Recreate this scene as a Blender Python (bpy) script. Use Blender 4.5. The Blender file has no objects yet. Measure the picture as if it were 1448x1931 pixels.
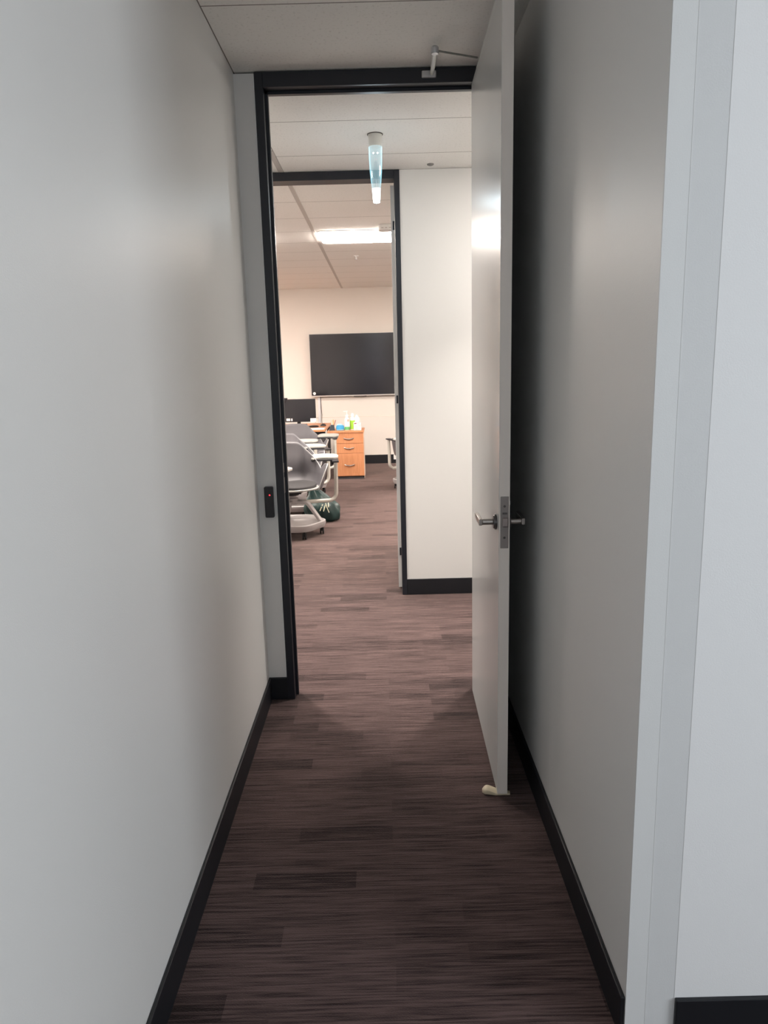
import bpy, bmesh, math, random
from mathutils import Vector, Matrix, noise

random.seed(7)
PI = math.pi
S = bpy.context.scene
C = S.collection

# ------------------------------------------------------------------ camera
H_EYE = 1.5364
PITCH, YAW, ROLL, FPX = 0.19901, -0.00058, 0.02574, 1375.0
cam_d = bpy.data.cameras.new('camera')
cam = bpy.data.objects.new('camera', cam_d)
C.objects.link(cam)
cam_d.sensor_fit = 'VERTICAL'
cam_d.sensor_height = 36.0
cam_d.lens = 36.0 * FPX / 1931.0
cam_d.clip_start = 0.05
cam_d.clip_end = 60
R_cam = (Matrix.Rotation(-YAW, 4, 'Z') @ Matrix.Rotation(-PITCH, 4, 'X')
         @ Matrix.Rotation(PI / 2, 4, 'X') @ Matrix.Rotation(-ROLL, 4, 'Z'))
cam.matrix_world = Matrix.Translation((0, 0, H_EYE)) @ R_cam
S.camera = cam

# ------------------------------------------------------------------ light
S.view_settings.view_transform = 'Standard'
S.view_settings.look = 'None'
S.view_settings.gamma = 1.0
S.view_settings.exposure = 0.0
S.view_settings.use_curve_mapping = False

world = bpy.data.worlds.new('world')
S.world = world
world.use_nodes = True
world.node_tree.nodes['Background'].inputs[0].default_value = (0.75, 0.85, 1.0, 1)
world.node_tree.nodes['Background'].inputs[1].default_value = 0.3

def area(name, loc, rot, sx, sy, power, col):
    l = bpy.data.lights.new(name, 'AREA')
    l.shape = 'RECTANGLE'
    l.size, l.size_y = sx, sy
    l.energy = power
    l.color = col
    o = bpy.data.objects.new(name, l)
    C.objects.link(o)
    o.location = loc
    o.rotation_euler = rot
    return o

# daylight through the window on the right of the space the camera stands in, and from the window behind
area('daylight_right_window', (3.9, -0.62, 1.75), (0, PI / 2, 0), 1.4, 1.8, 88, (0.86, 0.93, 1.0))
area('daylight_rear_window', (1.6, -3.9, 1.85), (PI / 2, 0, 0), 3.6, 1.2, 32, (0.84, 0.92, 1.0))
TROFFER = 58.0       # emission strength of the ceiling lights in the classroom
LOBBY = 27.0         # emission strength of the ceiling lights in the cross passage

# ------------------------------------------------------------------ materials
def mat(name, col, rough=0.5, metal=0.0, spec=0.5, coat=0.0, emit=None, estr=0.0, bump=0.0, bscale=200.0, var=0.0, vscale=3.0, trans=0.0):
    m = bpy.data.materials.new(name)
    m.use_nodes = True
    nt = m.node_tree
    b = nt.nodes['Principled BSDF']
    b.inputs['Base Color'].default_value = (*col, 1)
    b.inputs['Roughness'].default_value = rough
    b.inputs['Metallic'].default_value = metal
    b.inputs['Specular IOR Level'].default_value = spec
    b.inputs['Coat Weight'].default_value = coat
    b.inputs['Transmission Weight'].default_value = trans
    if emit:
        b.inputs['Emission Color'].default_value = (*emit, 1)
        b.inputs['Emission Strength'].default_value = estr
    tc = nt.nodes.new('ShaderNodeTexCoord')
    if var:
        n = nt.nodes.new('ShaderNodeTexNoise')
        n.inputs['Scale'].default_value = vscale
        n.inputs['Detail'].default_value = 4
        nt.links.new(tc.outputs['Object'], n.inputs['Vector'])
        r = nt.nodes.new('ShaderNodeValToRGB')
        r.color_ramp.elements[0].position = 0.3
        r.color_ramp.elements[1].position = 0.7
        r.color_ramp.elements[0].color = (*[c * (1 - var) for c in col], 1)
        r.color_ramp.elements[1].color = (*[min(1, c * (1 + var)) for c in col], 1)
        nt.links.new(n.outputs['Fac'], r.inputs[0])
        nt.links.new(r.outputs[0], b.inputs['Base Color'])
    if bump:
        n2 = nt.nodes.new('ShaderNodeTexNoise')
        n2.inputs['Scale'].default_value = bscale
        n2.inputs['Detail'].default_value = 3
        nt.links.new(tc.outputs['Object'], n2.inputs['Vector'])
        bp = nt.nodes.new('ShaderNodeBump')
        bp.inputs['Strength'].default_value = bump
        bp.inputs['Distance'].default_value = 0.002
        nt.links.new(n2.outputs['Fac'], bp.inputs['Height'])
        nt.links.new(bp.outputs[0], b.inputs['Normal'])
    return m

def mth(nt, op, a, b=None, c=None):
    n = nt.nodes.new('ShaderNodeMath')
    n.operation = op
    for i, v in enumerate((a, b, c)):
        if v is None:
            continue
        if isinstance(v, (int, float)):
            n.inputs[i].default_value = v
        else:
            nt.links.new(v, n.inputs[i])
    return n.outputs[0]

def carpet_material():
    m = bpy.data.materials.new('brown_striated_carpet')
    m.use_nodes = True
    nt = m.node_tree
    L = nt.links
    b = nt.nodes['Principled BSDF']
    b.inputs['Roughness'].default_value = 0.95
    b.inputs['Specular IOR Level'].default_value = 0.15
    b.inputs['Sheen Weight'].default_value = 0.42
    b.inputs['Sheen Roughness'].default_value = 0.35
    b.inputs['Sheen Tint'].default_value = (0.8, 0.65, 0.6, 1)
    tc = nt.nodes.new('ShaderNodeTexCoord')
    def stretched(sx, sy, scale, detail, rough=0.6):
        mp = nt.nodes.new('ShaderNodeMapping')
        mp.inputs['Scale'].default_value = (sx, sy, 1)
        L.new(tc.outputs['Object'], mp.inputs['Vector'])
        n = nt.nodes.new('ShaderNodeTexNoise')
        n.inputs['Scale'].default_value = scale
        n.inputs['Detail'].default_value = detail
        n.inputs['Roughness'].default_value = rough
        L.new(mp.outputs[0], n.inputs['Vector'])
        return n.outputs['Fac']
    fine = stretched(5.0, 150.0, 1.0, 3)         # thin streaks running across the passage
    mid = stretched(1.4, 24.0, 1.0, 2)
    # woven plank blocks
    mp = nt.nodes.new('ShaderNodeMapping')
    L.new(tc.outputs['Object'], mp.inputs['Vector'])
    br = nt.nodes.new('ShaderNodeTexBrick')
    br.inputs['Scale'].default_value = 1.0
    br.inputs['Brick Width'].default_value = 0.31
    br.inputs['Row Height'].default_value = 0.074
    br.inputs['Mortar Size'].default_value = 0.0
    br.inputs['Color1'].default_value = (0, 0, 0, 1)
    br.inputs['Color2'].default_value = (1, 1, 1, 1)
    br.offset = 0.37
    L.new(mp.outputs[0], br.inputs['Vector'])
    blk = br.outputs['Color']
    f = mth(nt, 'MULTIPLY_ADD', fine, 1.5, -0.30)
    g = mth(nt, 'MULTIPLY_ADD', mid, 0.45, f)
    sep = nt.nodes.new('ShaderNodeSeparateColor')
    L.new(blk, sep.inputs[0])
    h = mth(nt, 'MULTIPLY_ADD', mth(nt, 'POWER', sep.outputs[0], 4.0), -0.26, mth(nt, 'ADD', g, 0.03))
    ramp = nt.nodes.new('ShaderNodeValToRGB')
    e = ramp.color_ramp.elements
    e[0].position, e[0].color = 0.36, (0.020, 0.0125, 0.0125, 1)
    e[1].position, e[1].color = 0.90, (0.130, 0.085, 0.080, 1)
    mid_e = ramp.color_ramp.elements.new(0.60)
    mid_e.color = (0.066, 0.0425, 0.0405, 1)
    L.new(h, ramp.inputs[0])
    L.new(ramp.outputs[0], b.inputs['Base Color'])
    pile = nt.nodes.new('ShaderNodeTexNoise')
    pile.inputs['Scale'].default_value = 260
    L.new(tc.outputs['Object'], pile.inputs['Vector'])
    hh = mth(nt, 'MULTIPLY_ADD', fine, 0.8, pile.outputs['Fac'])
    bp = nt.nodes.new('ShaderNodeBump')
    bp.inputs['Strength'].default_value = 0.6
    bp.inputs['Distance'].default_value = 0.004
    L.new(hh, bp.inputs['Height'])
    L.new(bp.outputs[0], b.inputs['Normal'])
    return m

def ceiling_material():
    m = bpy.data.materials.new('mineral_ceiling_tile')
    m.use_nodes = True
    nt = m.node_tree
    L = nt.links
    b = nt.nodes['Principled BSDF']
    b.inputs['Roughness'].default_value = 0.9
    b.inputs['Specular IOR Level'].default_value = 0.2
    tc = nt.nodes.new('ShaderNodeTexCoord')
    sep = nt.nodes.new('ShaderNodeSeparateXYZ')
    L.new(tc.outputs['Object'], sep.inputs[0])
    def line(coord, off, step, half):
        a = mth(nt, 'ADD', coord, -off + step * 100 + step / 2)
        a = mth(nt, 'MODULO', a, step)
        a = mth(nt, 'SUBTRACT', a, step / 2)
        a = mth(nt, 'ABSOLUTE', a)
        return mth(nt, 'LESS_THAN', a, half)
    ly = line(sep.outputs['Y'], 2.665, 0.585, 0.0028)
    lx = line(sep.outputs['X'], -0.56, 1.17, 0.0022)
    spots = nt.nodes.new('ShaderNodeTexNoise')
    spots.inputs['Scale'].default_value = 90
    spots.inputs['Detail'].default_value = 3
    L.new(tc.outputs['Object'], spots.inputs['Vector'])
    r = nt.nodes.new('ShaderNodeValToRGB')
    r.color_ramp.elements[0].position = 0.30
    r.color_ramp.elements[0].color = (0.74, 0.725, 0.69, 1)
    r.color_ramp.elements[1].position = 0.42
    r.color_ramp.elements[1].color = (0.86, 0.845, 0.81, 1)
    L.new(spots.outputs['Fac'], r.inputs[0])
    mx = nt.nodes.new('ShaderNodeMix')
    mx.data_type = 'RGBA'
    L.new(mth(nt, 'MAXIMUM', ly, lx), mx.inputs[0])
    L.new(r.outputs[0], mx.inputs[6])
    mx.inputs[7].default_value = (0.27, 0.25, 0.23, 1)
    L.new(mx.outputs[2], b.inputs['Base Color'])
    bp = nt.nodes.new('ShaderNodeBump')
    bp.inputs['Strength'].default_value = 0.25
    bp.inputs['Distance'].default_value = 0.002
    L.new(spots.outputs['Fac'], bp.inputs['Height'])
    L.new(bp.outputs[0], b.inputs['Normal'])
    return m

def wood_material(name, c1, c2):
    m = bpy.data.materials.new(name)
    m.use_nodes = True
    nt = m.node_tree
    L = nt.links
    b = nt.nodes['Principled BSDF']
    b.inputs['Roughness'].default_value = 0.42
    tc = nt.nodes.new('ShaderNodeTexCoord')
    mp = nt.nodes.new('ShaderNodeMapping')
    mp.inputs['Scale'].default_value = (30, 4, 3)
    L.new(tc.outputs['Object'], mp.inputs['Vector'])
    n = nt.nodes.new('ShaderNodeTexNoise')
    n.inputs['Scale'].default_value = 2.0
    n.inputs['Detail'].default_value = 6
    n.inputs['Distortion'].default_value = 0.6
    L.new(mp.outputs[0], n.inputs['Vector'])
    r = nt.nodes.new('ShaderNodeValToRGB')
    r.color_ramp.elements[0].position = 0.3
    r.color_ramp.elements[1].position = 0.75
    r.color_ramp.elements[0].color = (*c1, 1)
    r.color_ramp.elements[1].color = (*c2, 1)
    L.new(n.outputs['Fac'], r.inputs[0])
    L.new(r.outputs[0], b.inputs['Base Color'])
    return m

M = {}
M['wall'] = mat('off_white_satin_paint', (0.74, 0.73, 0.71), 0.42, spec=0.5, bump=0.12, bscale=320)
M['wall_matt'] = mat('off_white_flat_paint', (0.70, 0.69, 0.67), 0.62, spec=0.3, bump=0.12, bscale=320)
M['casing'] = mat('white_casing_paint', (0.70, 0.705, 0.70), 0.5, spec=0.4, bump=0.1, bscale=320)
M['wall_front'] = mat('front_wall_brighter_tone', (0.80, 0.80, 0.80), 0.6, spec=0.3, bump=0.1, bscale=320)  # brightness step beside the casing put into the colour
M['wall_cream'] = mat('cream_room_paint', (0.74, 0.695, 0.645), 0.6, spec=0.3, bump=0.08, bscale=300)
M['black'] = mat('black_frame_powder_coat', (0.009, 0.011, 0.017), 0.42, spec=0.5)
M['black_skirt'] = mat('black_skirting_paint', (0.009, 0.010, 0.013), 0.45, spec=0.4)
M['door'] = mat('pale_grey_door_enamel', (0.60, 0.61, 0.60), 0.27, spec=0.55, coat=0.15)
M['door_edge'] = mat('door_edge_lit_tone', (0.86, 0.79, 0.73), 0.5)  # warm, brighter light on the edge put into its colour
M['steel'] = mat('brushed_stainless_steel', (0.42, 0.39, 0.37), 0.30, metal=1.0)
M['steel_dark'] = mat('dark_steel', (0.13, 0.12, 0.12), 0.35, metal=0.9)
M['alu'] = mat('silver_painted_metal', (0.55, 0.56, 0.57), 0.35, metal=0.5)
M['plastic_black'] = mat('black_plastic', (0.012, 0.012, 0.016), 0.35)
M['plastic_grey'] = mat('grey_shell_plastic', (0.135, 0.13, 0.14), 0.42, spec=0.45)
M['plastic_rim'] = mat('pale_grey_moulded_plastic', (0.42, 0.415, 0.40), 0.4)
M['base_grey'] = mat('warm_grey_base_plastic', (0.36, 0.335, 0.33), 0.42)
M['tablet'] = mat('pale_laminate_tablet', (0.47, 0.46, 0.43), 0.38)
M['tube'] = mat('warm_silver_tube_paint', (0.52, 0.50, 0.45), 0.38, metal=0.2)
M['cushion'] = mat('dark_grey_upholstery', (0.026, 0.024, 0.026), 0.75, bump=0.4, bscale=500)
M['rubber'] = mat('black_rubber', (0.012, 0.012, 0.012), 0.65)
M['carpet'] = carpet_material()
M['tile'] = ceiling_material()
M['tee'] = mat('grey_ceiling_channel', (0.50, 0.47, 0.44), 0.6)
M['wood'] = wood_material('orange_maple_laminate', (0.55, 0.225, 0.10), (0.66, 0.30, 0.145))
M['desk_dark'] = mat('dark_grey_desk_panel', (0.06, 0.055, 0.06), 0.5)
M['screen'] = mat('glossy_black_screen', (0.012, 0.011, 0.016), 0.16, spec=0.55, bump=0.02, bscale=3)
M['screen_matt'] = mat('dark_monitor_panel', (0.018, 0.018, 0.022), 0.22, spec=0.5)
M['white'] = mat('white_plastic', (0.80, 0.80, 0.78), 0.4)
M['paper'] = mat('white_paper', (0.85, 0.84, 0.82), 0.8)
M['cream'] = mat('cream_rubber', (0.66, 0.57, 0.41), 0.6, var=0.06, vscale=40)
M['green_bag'] = mat('dark_green_nylon', (0.010, 0.036, 0.034), 0.38, spec=0.55, var=0.3, vscale=9)
M['rope'] = mat('cream_cord', (0.72, 0.68, 0.50), 0.7)
M['blue'] = mat('sky_blue_plastic', (0.04, 0.32, 0.62), 0.35)
M['blue_pale'] = mat('pale_blue_film', (0.45, 0.70, 0.85), 0.3)
M['green_label'] = mat('green_label', (0.12, 0.45, 0.16), 0.5)
M['lime'] = mat('lime_green_label', (0.36, 0.72, 0.06), 0.5)
M['clear'] = mat('milky_clear_plastic', (0.86, 0.82, 0.80), 0.25, spec=0.6)
M['pump'] = mat('white_gloss_cap', (0.88, 0.86, 0.84), 0.3)
M['salmon'] = mat('salmon_label', (0.75, 0.38, 0.30), 0.5)
M['tissue'] = mat('tissue_box_card', (0.74, 0.66, 0.66), 0.6, var=0.2, vscale=25)
M['maroon'] = mat('maroon_print', (0.20, 0.05, 0.08), 0.6)
M['navy'] = mat('black_navy_plastic', (0.012, 0.022, 0.035), 0.4)
M['pencil'] = mat('tan_pencil_wood', (0.70, 0.42, 0.22), 0.5)
M['pencil_red'] = mat('brown_red_pen', (0.40, 0.12, 0.08), 0.5)
M['sticker_ink'] = mat('grey_print_ink', (0.25, 0.25, 0.28), 0.6)
M['led'] = mat('red_led', (0.8, 0.02, 0.02), 0.4, emit=(1.0, 0.02, 0.03), estr=6)
M['diffuser'] = mat('lit_classroom_diffuser', (0.9, 0.9, 0.9), 0.5, emit=(1.0, 0.90, 0.815), estr=TROFFER)
M['diffuser_lobby'] = mat('lit_passage_diffuser', (0.9, 0.9, 0.9), 0.5, emit=(1.0, 0.94, 0.88), estr=LOBBY)
M['pendant_tip'] = mat('lit_pendant_tip', (0.9, 0.95, 1.0), 0.4, emit=(0.80, 0.93, 1.0), estr=5.0)
M['pendant_bead'] = mat('lit_pendant_bead', (0.9, 0.95, 1.0), 0.4, emit=(0.9, 0.96, 1.0), estr=4.0)
M['frost'] = mat('frosted_white_glass', (0.70, 0.70, 0.66), 0.35)

def glow_glass(name, col, strength):
    m = bpy.data.materials.new(name)
    m.use_nodes = True
    nt = m.node_tree
    nt.nodes.remove(nt.nodes['Principled BSDF'])
    out = nt.nodes['Material Output']
    tr = nt.nodes.new('ShaderNodeBsdfTransparent')
    gl = nt.nodes.new('ShaderNodeBsdfGlossy')
    gl.inputs['Roughness'].default_value = 0.08
    mx = nt.nodes.new('ShaderNodeMixShader')
    mx.inputs[0].default_value = 0.08
    nt.links.new(tr.outputs[0], mx.inputs[1])
    nt.links.new(gl.outputs[0], mx.inputs[2])
    nt.links.new(mx.outputs[0], out.inputs['Surface'])
    v = nt.nodes.new('ShaderNodeEmission')
    v.inputs[0].default_value = (*col, 1)
    v.inputs[1].default_value = strength
    nt.links.new(v.outputs[0], out.inputs['Volume'])
    return m
M['glow'] = glow_glass('edge_lit_glass', (0.40, 0.85, 1.0), 42.0)

# ------------------------------------------------------------------ mesh helpers
def obj(name, bm, m, parent=None, smooth=False, bevel=0.0, seg=2):
    me = bpy.data.meshes.new(name)
    bmesh.ops.recalc_face_normals(bm, faces=bm.faces)
    bm.to_mesh(me)
    bm.free()
    me.materials.append(m)
    if smooth:
        for p in me.polygons:
            p.use_smooth = True
        me.set_sharp_from_angle(angle=math.radians(38))
    o = bpy.data.objects.new(name, me)
    C.objects.link(o)
    if parent is not None:
        o.parent = parent
    if bevel:
        b = o.modifiers.new('bevel', 'BEVEL')
        b.width = bevel
        b.segments = seg
        b.limit_method = 'ANGLE'
        b.angle_limit = math.radians(40)
    return o

def bx(bm, x0, x1, y0, y1, z0, z1, rot=None, piv=None):
    vs = [bm.verts.new((x, y, z)) for z in (z0, z1) for y in (y0, y1) for x in (x0, x1)]
    for f in ((0, 1, 3, 2), (4, 6, 7, 5), (0, 4, 5, 1), (2, 3, 7, 6), (0, 2, 6, 4), (1, 5, 7, 3)):
        bm.faces.new([vs[i] for i in f])
    if rot is not None:
        bmesh.ops.rotate(bm, verts=vs, cent=piv or (0, 0, 0), matrix=rot)
    return vs

def box(*a, **k):
    bm = bmesh.new()
    bx(bm, *a, **k)
    return bm

def lathe(bm, prof, seg=24, cx=0.0, cy=0.0, cap=True):
    rings = []
    for r, z in prof:
        rings.append([bm.verts.new((cx + r * math.cos(2 * PI * i / seg), cy + r * math.sin(2 * PI * i / seg), z)) for i in range(seg)])
    for a, b in zip(rings, rings[1:]):
        for i in range(seg):
            j = (i + 1) % seg
            bm.faces.new((a[i], a[j], b[j], b[i]))
    if cap:
        bm.faces.new(rings[0])
        bm.faces.new(rings[-1])
    return rings

def prism(bm, pts, z0, z1):
    a = [bm.verts.new((x, y, z0)) for x, y in pts]
    b = [bm.verts.new((x, y, z1)) for x, y in pts]
    n = len(pts)
    for i in range(n):
        j = (i + 1) % n
        bm.faces.new((a[i], a[j], b[j], b[i]))
    bm.faces.new(a)
    bm.faces.new(b)
    return a + b

def tube(bm, pts, r, seg=10, close=True):
    pts = [Vector(p) for p in pts]
    rs = r if isinstance(r, (list, tuple)) else [r] * len(pts)
    rings = []
    t0 = (pts[1] - pts[0]).normalized()
    up = Vector((0, 0, 1)) if abs(t0.z) < 0.9 else Vector((1, 0, 0))
    n = t0.cross(up).normalized()
    for i, p in enumerate(pts):
        if i == 0:
            t = t0
        elif i == len(pts) - 1:
            t = (pts[-1] - pts[-2]).normalized()
        else:
            t = ((pts[i + 1] - p).normalized() + (p - pts[i - 1]).normalized()).normalized()
        n = (n - t * n.dot(t)).normalized()
        b = t.cross(n)
        rings.append([bm.verts.new(p + (n * math.cos(2 * PI * k / seg) + b * math.sin(2 * PI * k / seg)) * rs[i]) for k in range(seg)])
    for a, b in zip(rings, rings[1:]):
        for i in range(seg):
            j = (i + 1) % seg
            bm.faces.new((a[i], a[j], b[j], b[i]))
    if close:
        bm.faces.new(rings[0])
        bm.faces.new(rings[-1])

def fillet(pts, r, n=6):
    """round the inner corners of a polyline"""
    pts = [Vector(p) for p in pts]
    out = [pts[0]]
    for i in range(1, len(pts) - 1):
        a = (pts[i - 1] - pts[i]).normalized()
        b = (pts[i + 1] - pts[i]).normalized()
        p0, p1 = pts[i] + a * r, pts[i] + b * r
        for k in range(n + 1):
            t = k / n
            out.append(p0 * (1 - t) ** 2 + pts[i] * 2 * t * (1 - t) + p1 * t ** 2)
    out.append(pts[-1])
    return out

def rounded_rect(cx, cy, w, h, r, n=5):
    out = []
    for qx, qy, a0 in ((1, 1, 0), (-1, 1, 90), (-1, -1, 180), (1, -1, 270)):
        for k in range(n + 1):
            a = math.radians(a0 + 90 * k / n)
            out.append((cx + qx * (w / 2 - r) + r * math.cos(a), cy + qy * (h / 2 - r) + r * math.sin(a)))
    return out

def thing(name, label, cat, loc=(0, 0, 0), rz=0.0, group=None):
    o = bpy.data.objects.new(name, None)
    C.objects.link(o)
    o.empty_display_size = 0.1
    o.location = loc
    o.rotation_euler = (0, 0, rz)
    o['label'] = label
    o['category'] = cat
    if group:
        o['group'] = group
    return o

def tag(o, label, cat, group=None):
    o['label'] = label
    o['category'] = cat
    if group:
        o['group'] = group
    return o

def struct(name, bm, m, bevel=0.0, label=None):
    o = obj(name, bm, m, bevel=bevel)
    o['kind'] = 'structure'
    if label:
        o['label'] = label
    return o

def struct_root(name, loc=(0, 0, 0), rz=0.0, label=None):
    o = bpy.data.objects.new(name, None)
    C.objects.link(o)
    o.empty_display_size = 0.1
    o.location = loc
    o.rotation_euler = (0, 0, rz)
    o['kind'] = 'structure'
    if label:
        o['label'] = label
    return o

def dup(root, loc, rz=0.0, label=None, turn=None):
    r = root.copy()
    C.objects.link(r)
    r.location = loc
    r.rotation_euler = (0, 0, rz)
    if label:
        r['label'] = label
    for ch in list(root.children):
        c = ch.copy()
        C.objects.link(c)
        c.parent = r
        if turn and ch.name.split('.')[0] in turn:
            c.rotation_euler = (0, 0, turn[ch.name.split('.')[0]])
        for g in list(ch.children):
            d = g.copy()
            C.objects.link(d)
            d.parent = c
    return r

# ------------------------------------------------------------------ the place
CZ = 2.70                                   # ceiling height
XL, XR = -0.562, 0.521                      # narrow passage walls
Y0, Y1, Y2, Y3 = 1.407, 3.214, 4.759, 11.565
W1 = 0.106                                  # thickness of first doorway wall
SK = 0.109                                  # skirting height
JL, JR = -0.478, 0.442                      # outer edges of the first door frame
OL, OR_ = -0.444, 0.412                     # inner edges of the first door frame
HB = 2.640                                  # underside of the door heads
RX0, RX1 = -5.2, 4.2                        # room behind

struct('floor', box(-6.2, 6.2, -4.1, Y3 + 0.1, -0.12, 0.0), M['carpet'])
struct('ceiling', box(-6.2, 6.2, -4.1, Y3 + 0.1, CZ, CZ + 0.12), M['tile'])

# camera side: passage walls
struct('wall_left', box(XL - 0.12, XL, -4.1, Y1 + W1, 0, CZ), M['wall'])
struct('wall_right', box(XR, XR + 0.11, Y0 + 0.004, Y1, 0, CZ), M['wall'])
struct('wall_front_right', box(XR + 0.11, 4.1, Y0 - 0.0012, Y0 + 0.12, 0, CZ), M['wall_front'])
struct('wall_rear', box(-0.68, 4.1, -4.1, -4.0, 0, CZ), M['wall_matt'])
struct('wall_window_side', box(4.0, 4.1, -4.0, Y0, 0, CZ), M['wall_matt'])
# white casing on the near end of the right passage wall: wall end, hairline joint, second strip; their brightness steps are put into the colours
bm = bmesh.new()
bx(bm, XR, 0.5662, Y0 - 0.0010, Y0 + 0.004, 0, CZ)
bx(bm, 0.5662, 0.5676, Y0 - 0.0014, Y0 + 0.004, 0, CZ)
struct('trim_1', bm, M['casing'])
struct('trim_9', box(0.5676, 0.631, Y0 - 0.0006, Y0 + 0.004, 0, CZ), mat('casing_strip_darker_tone', (0.655, 0.66, 0.66), 0.5, spec=0.4, bump=0.1, bscale=320))

# first doorway wall
bm = bmesh.new()
bx(bm, XL, JL, Y1, Y1 + W1, 0, CZ - 0.006)
bx(bm, -6.2, XL - 0.0, Y1, Y1 + W1, 0, CZ)
struct('wall_doorway_left', bm, M['wall'])
struct('wall_doorway_right', box(JR, 6.2, Y1, Y1 + W1, 0, CZ), M['wall'])
# corner bead on the left nib, the light it catches put into its colour
struct('trim_2', box(JL - 0.0035, JL + 0.0005, Y1 - 0.003, Y1 + 0.002, SK, CZ - 0.012), mat('white_corner_bead', (0.86, 0.86, 0.85), 0.35))

# black frame of the first doorway: jambs, head, door stops
fr = struct_root('trim_3', label='black metal frame around the first doorway')
FY0, FY1 = Y1 - 0.010, Y1 + 0.080
obj('jamb', box(JL, OL, FY0, FY1, 0, CZ - 0.004), M['black'], fr, bevel=0.002)
obj('jamb', box(OR_, JR, FY0 + 0.012, FY1, 0, CZ - 0.004), M['black'], fr, bevel=0.002)
obj('head', box(OL, OR_, FY0, FY1, HB, CZ - 0.004), M['black'], fr, bevel=0.002)
bm = bmesh.new()
bx(bm, OL, OL + 0.012, FY0 + 0.048, FY0 + 0.072, 0, HB)
bx(bm, OR_ - 0.008, OR_, FY0 + 0.048, FY0 + 0.072, 0, HB)
bx(bm, OL, OR_, FY0 + 0.048, FY0 + 0.072, HB - 0.012, HB)
obj('door_stop', bm, M['black'], fr, bevel=0.001)
bm = bmesh.new()
bx(bm, OL - 0.002, OL + 0.0015, FY0 + 0.014, FY0 + 0.040, 0.985, 1.055)
bx(bm, OL - 0.002, OL + 0.0015, FY0 + 0.010, FY0 + 0.036, 1.078, 1.120)
obj('strike_plate', bm, M['steel'], fr, bevel=0.001)

# second doorway wall (far side of the cross passage)
O2L, O2R = -0.80, 0.088                     # clear opening
struct('wall_middle_right', box(0.142, 6.2, Y2, Y2 + 0.105, 0, CZ - 0.002), M['wall_matt'])
struct('wall_middle_left', box(-6.2, O2L - 0.052, Y2, Y2 + 0.105, 0, CZ - 0.002), M['wall_matt'])
fr2 = struct_root('trim_4', label='black metal frame around the classroom doorway')
obj('jamb', box(O2R + 0.022, 0.143, Y2 - 0.008, Y2 + 0.112, 0, CZ - 0.003), M['black'], fr2, bevel=0.002)
obj('jamb', box(O2L - 0.052, O2L, Y2 - 0.008, Y2 + 0.112, 0, CZ - 0.003), M['black'], fr2, bevel=0.002)
obj('head', box(O2L, O2R + 0.022, Y2 - 0.008, Y2 + 0.112, HB + 0.008, CZ - 0.003), M['black'], fr2, bevel=0.002)
# cross passage ends and classroom shell
struct('wall_passage_left', box(-6.3, -6.2, Y1, Y2 + 0.1, 0, CZ), M['wall_matt'])
struct('wall_passage_right', box(6.2, 6.3, Y1, Y2 + 0.1, 0, CZ), M['wall_matt'])
struct('wall_back', box(RX0, RX1, Y3, Y3 + 0.1, 0, CZ), M['wall_cream'])
struct('wall_room_left', box(RX0 - 0.1, RX0, Y2 + 0.105, Y3 + 0.1, 0, CZ), M['wall_cream'])
struct('wall_room_right', box(RX1, RX1 + 0.1, Y2 + 0.105, Y3 + 0.1, 0, CZ), M['wall_cream'])
# thin joint line and lower panel on the back wall
struct('trim_5', box(-0.958, RX1, Y3 - 0.006, Y3, 0.742, 0.750), mat('cream_dado_cap', (0.60, 0.53, 0.46), 0.6))
struct('trim_6', box(-0.958, RX1, Y3 - 0.012, Y3, SK + 0.03, 0.742), M['wall_cream'])

# skirtings
def skirt(name, *a):
    struct(name, box(*a, 0, SK), M['black_skirt'], bevel=0.003)
skirt('baseboard_left', XL, XL + 0.011, -4.0, Y1 - 0.011)
skirt('baseboard_right', XR - 0.011, XR, Y0 + 0.002, Y1)
skirt('baseboard_left_nib', XL, JL + 0.002, Y1 - 0.011, Y1)
skirt('baseboard_front_right', 0.632, 4.0, Y0 - 0.011, Y0)
skirt('baseboard_middle_right', 0.143, 6.2, Y2 - 0.011, Y2)
skirt('baseboard_middle_left', -6.2, O2L - 0.052, Y2 - 0.011, Y2)
struct('baseboard_back', box(RX0, RX1, Y3 - 0.014, Y3, 0, 0.137), M['black_skirt'])

# wide flush ceiling channel over the classroom side
struct('trim_7', box(-0.575, -0.545, Y2 + 0.11, Y3, CZ - 0.003, CZ), M['tee'])
struct('trim_8', box(-0.590, -0.560, 4.30, Y2, CZ - 0.003, CZ), M['tee'])

# ------------------------------------------------------------------ ceiling lights
def troffer(x, y, w, d, m, label, group):
    t = thing('ceiling_light', label, 'ceiling light', (x, y, CZ), 0, group)
    bm = bmesh.new()
    prism(bm, rounded_rect(0, 0, w, d, 0.05), -0.006, -0.0005)
    obj('light_frame', bm, M['white'], t)
    bm = bmesh.new()
    a = prism(bm, rounded_rect(0, 0, w - 0.03, d - 0.05, 0.07, 6), -0.022, -0.006)
    obj('diffuser', bm, m, t)
    return t
G = 'ceiling lights in the classroom'
troffer(0.055, 7.035, 1.17, 0.575, M['diffuser'], 'lit rounded rectangular light in the classroom ceiling, seen whole through the doorway', G)
troffer(-1.625, 7.035, 1.17, 0.575, M['diffuser'], 'lit ceiling light of which only the end shows beside the left door jamb', G)
for x, y in ((2.4, 7.035), (2.4, 9.40), (-2.9, 9.40), (-3.9, 7.035)):
    troffer(x, y, 1.17, 0.575, M['diffuser'], 'lit classroom ceiling light out of sight beside the doorway', G)
for x in (1.36, -1.75):
    troffer(x, 4.05, 0.9, 0.45, M['diffuser_lobby'], 'lit ceiling light in the cross passage, hidden beside the doorway', 'ceiling lights in the cross passage')

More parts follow.
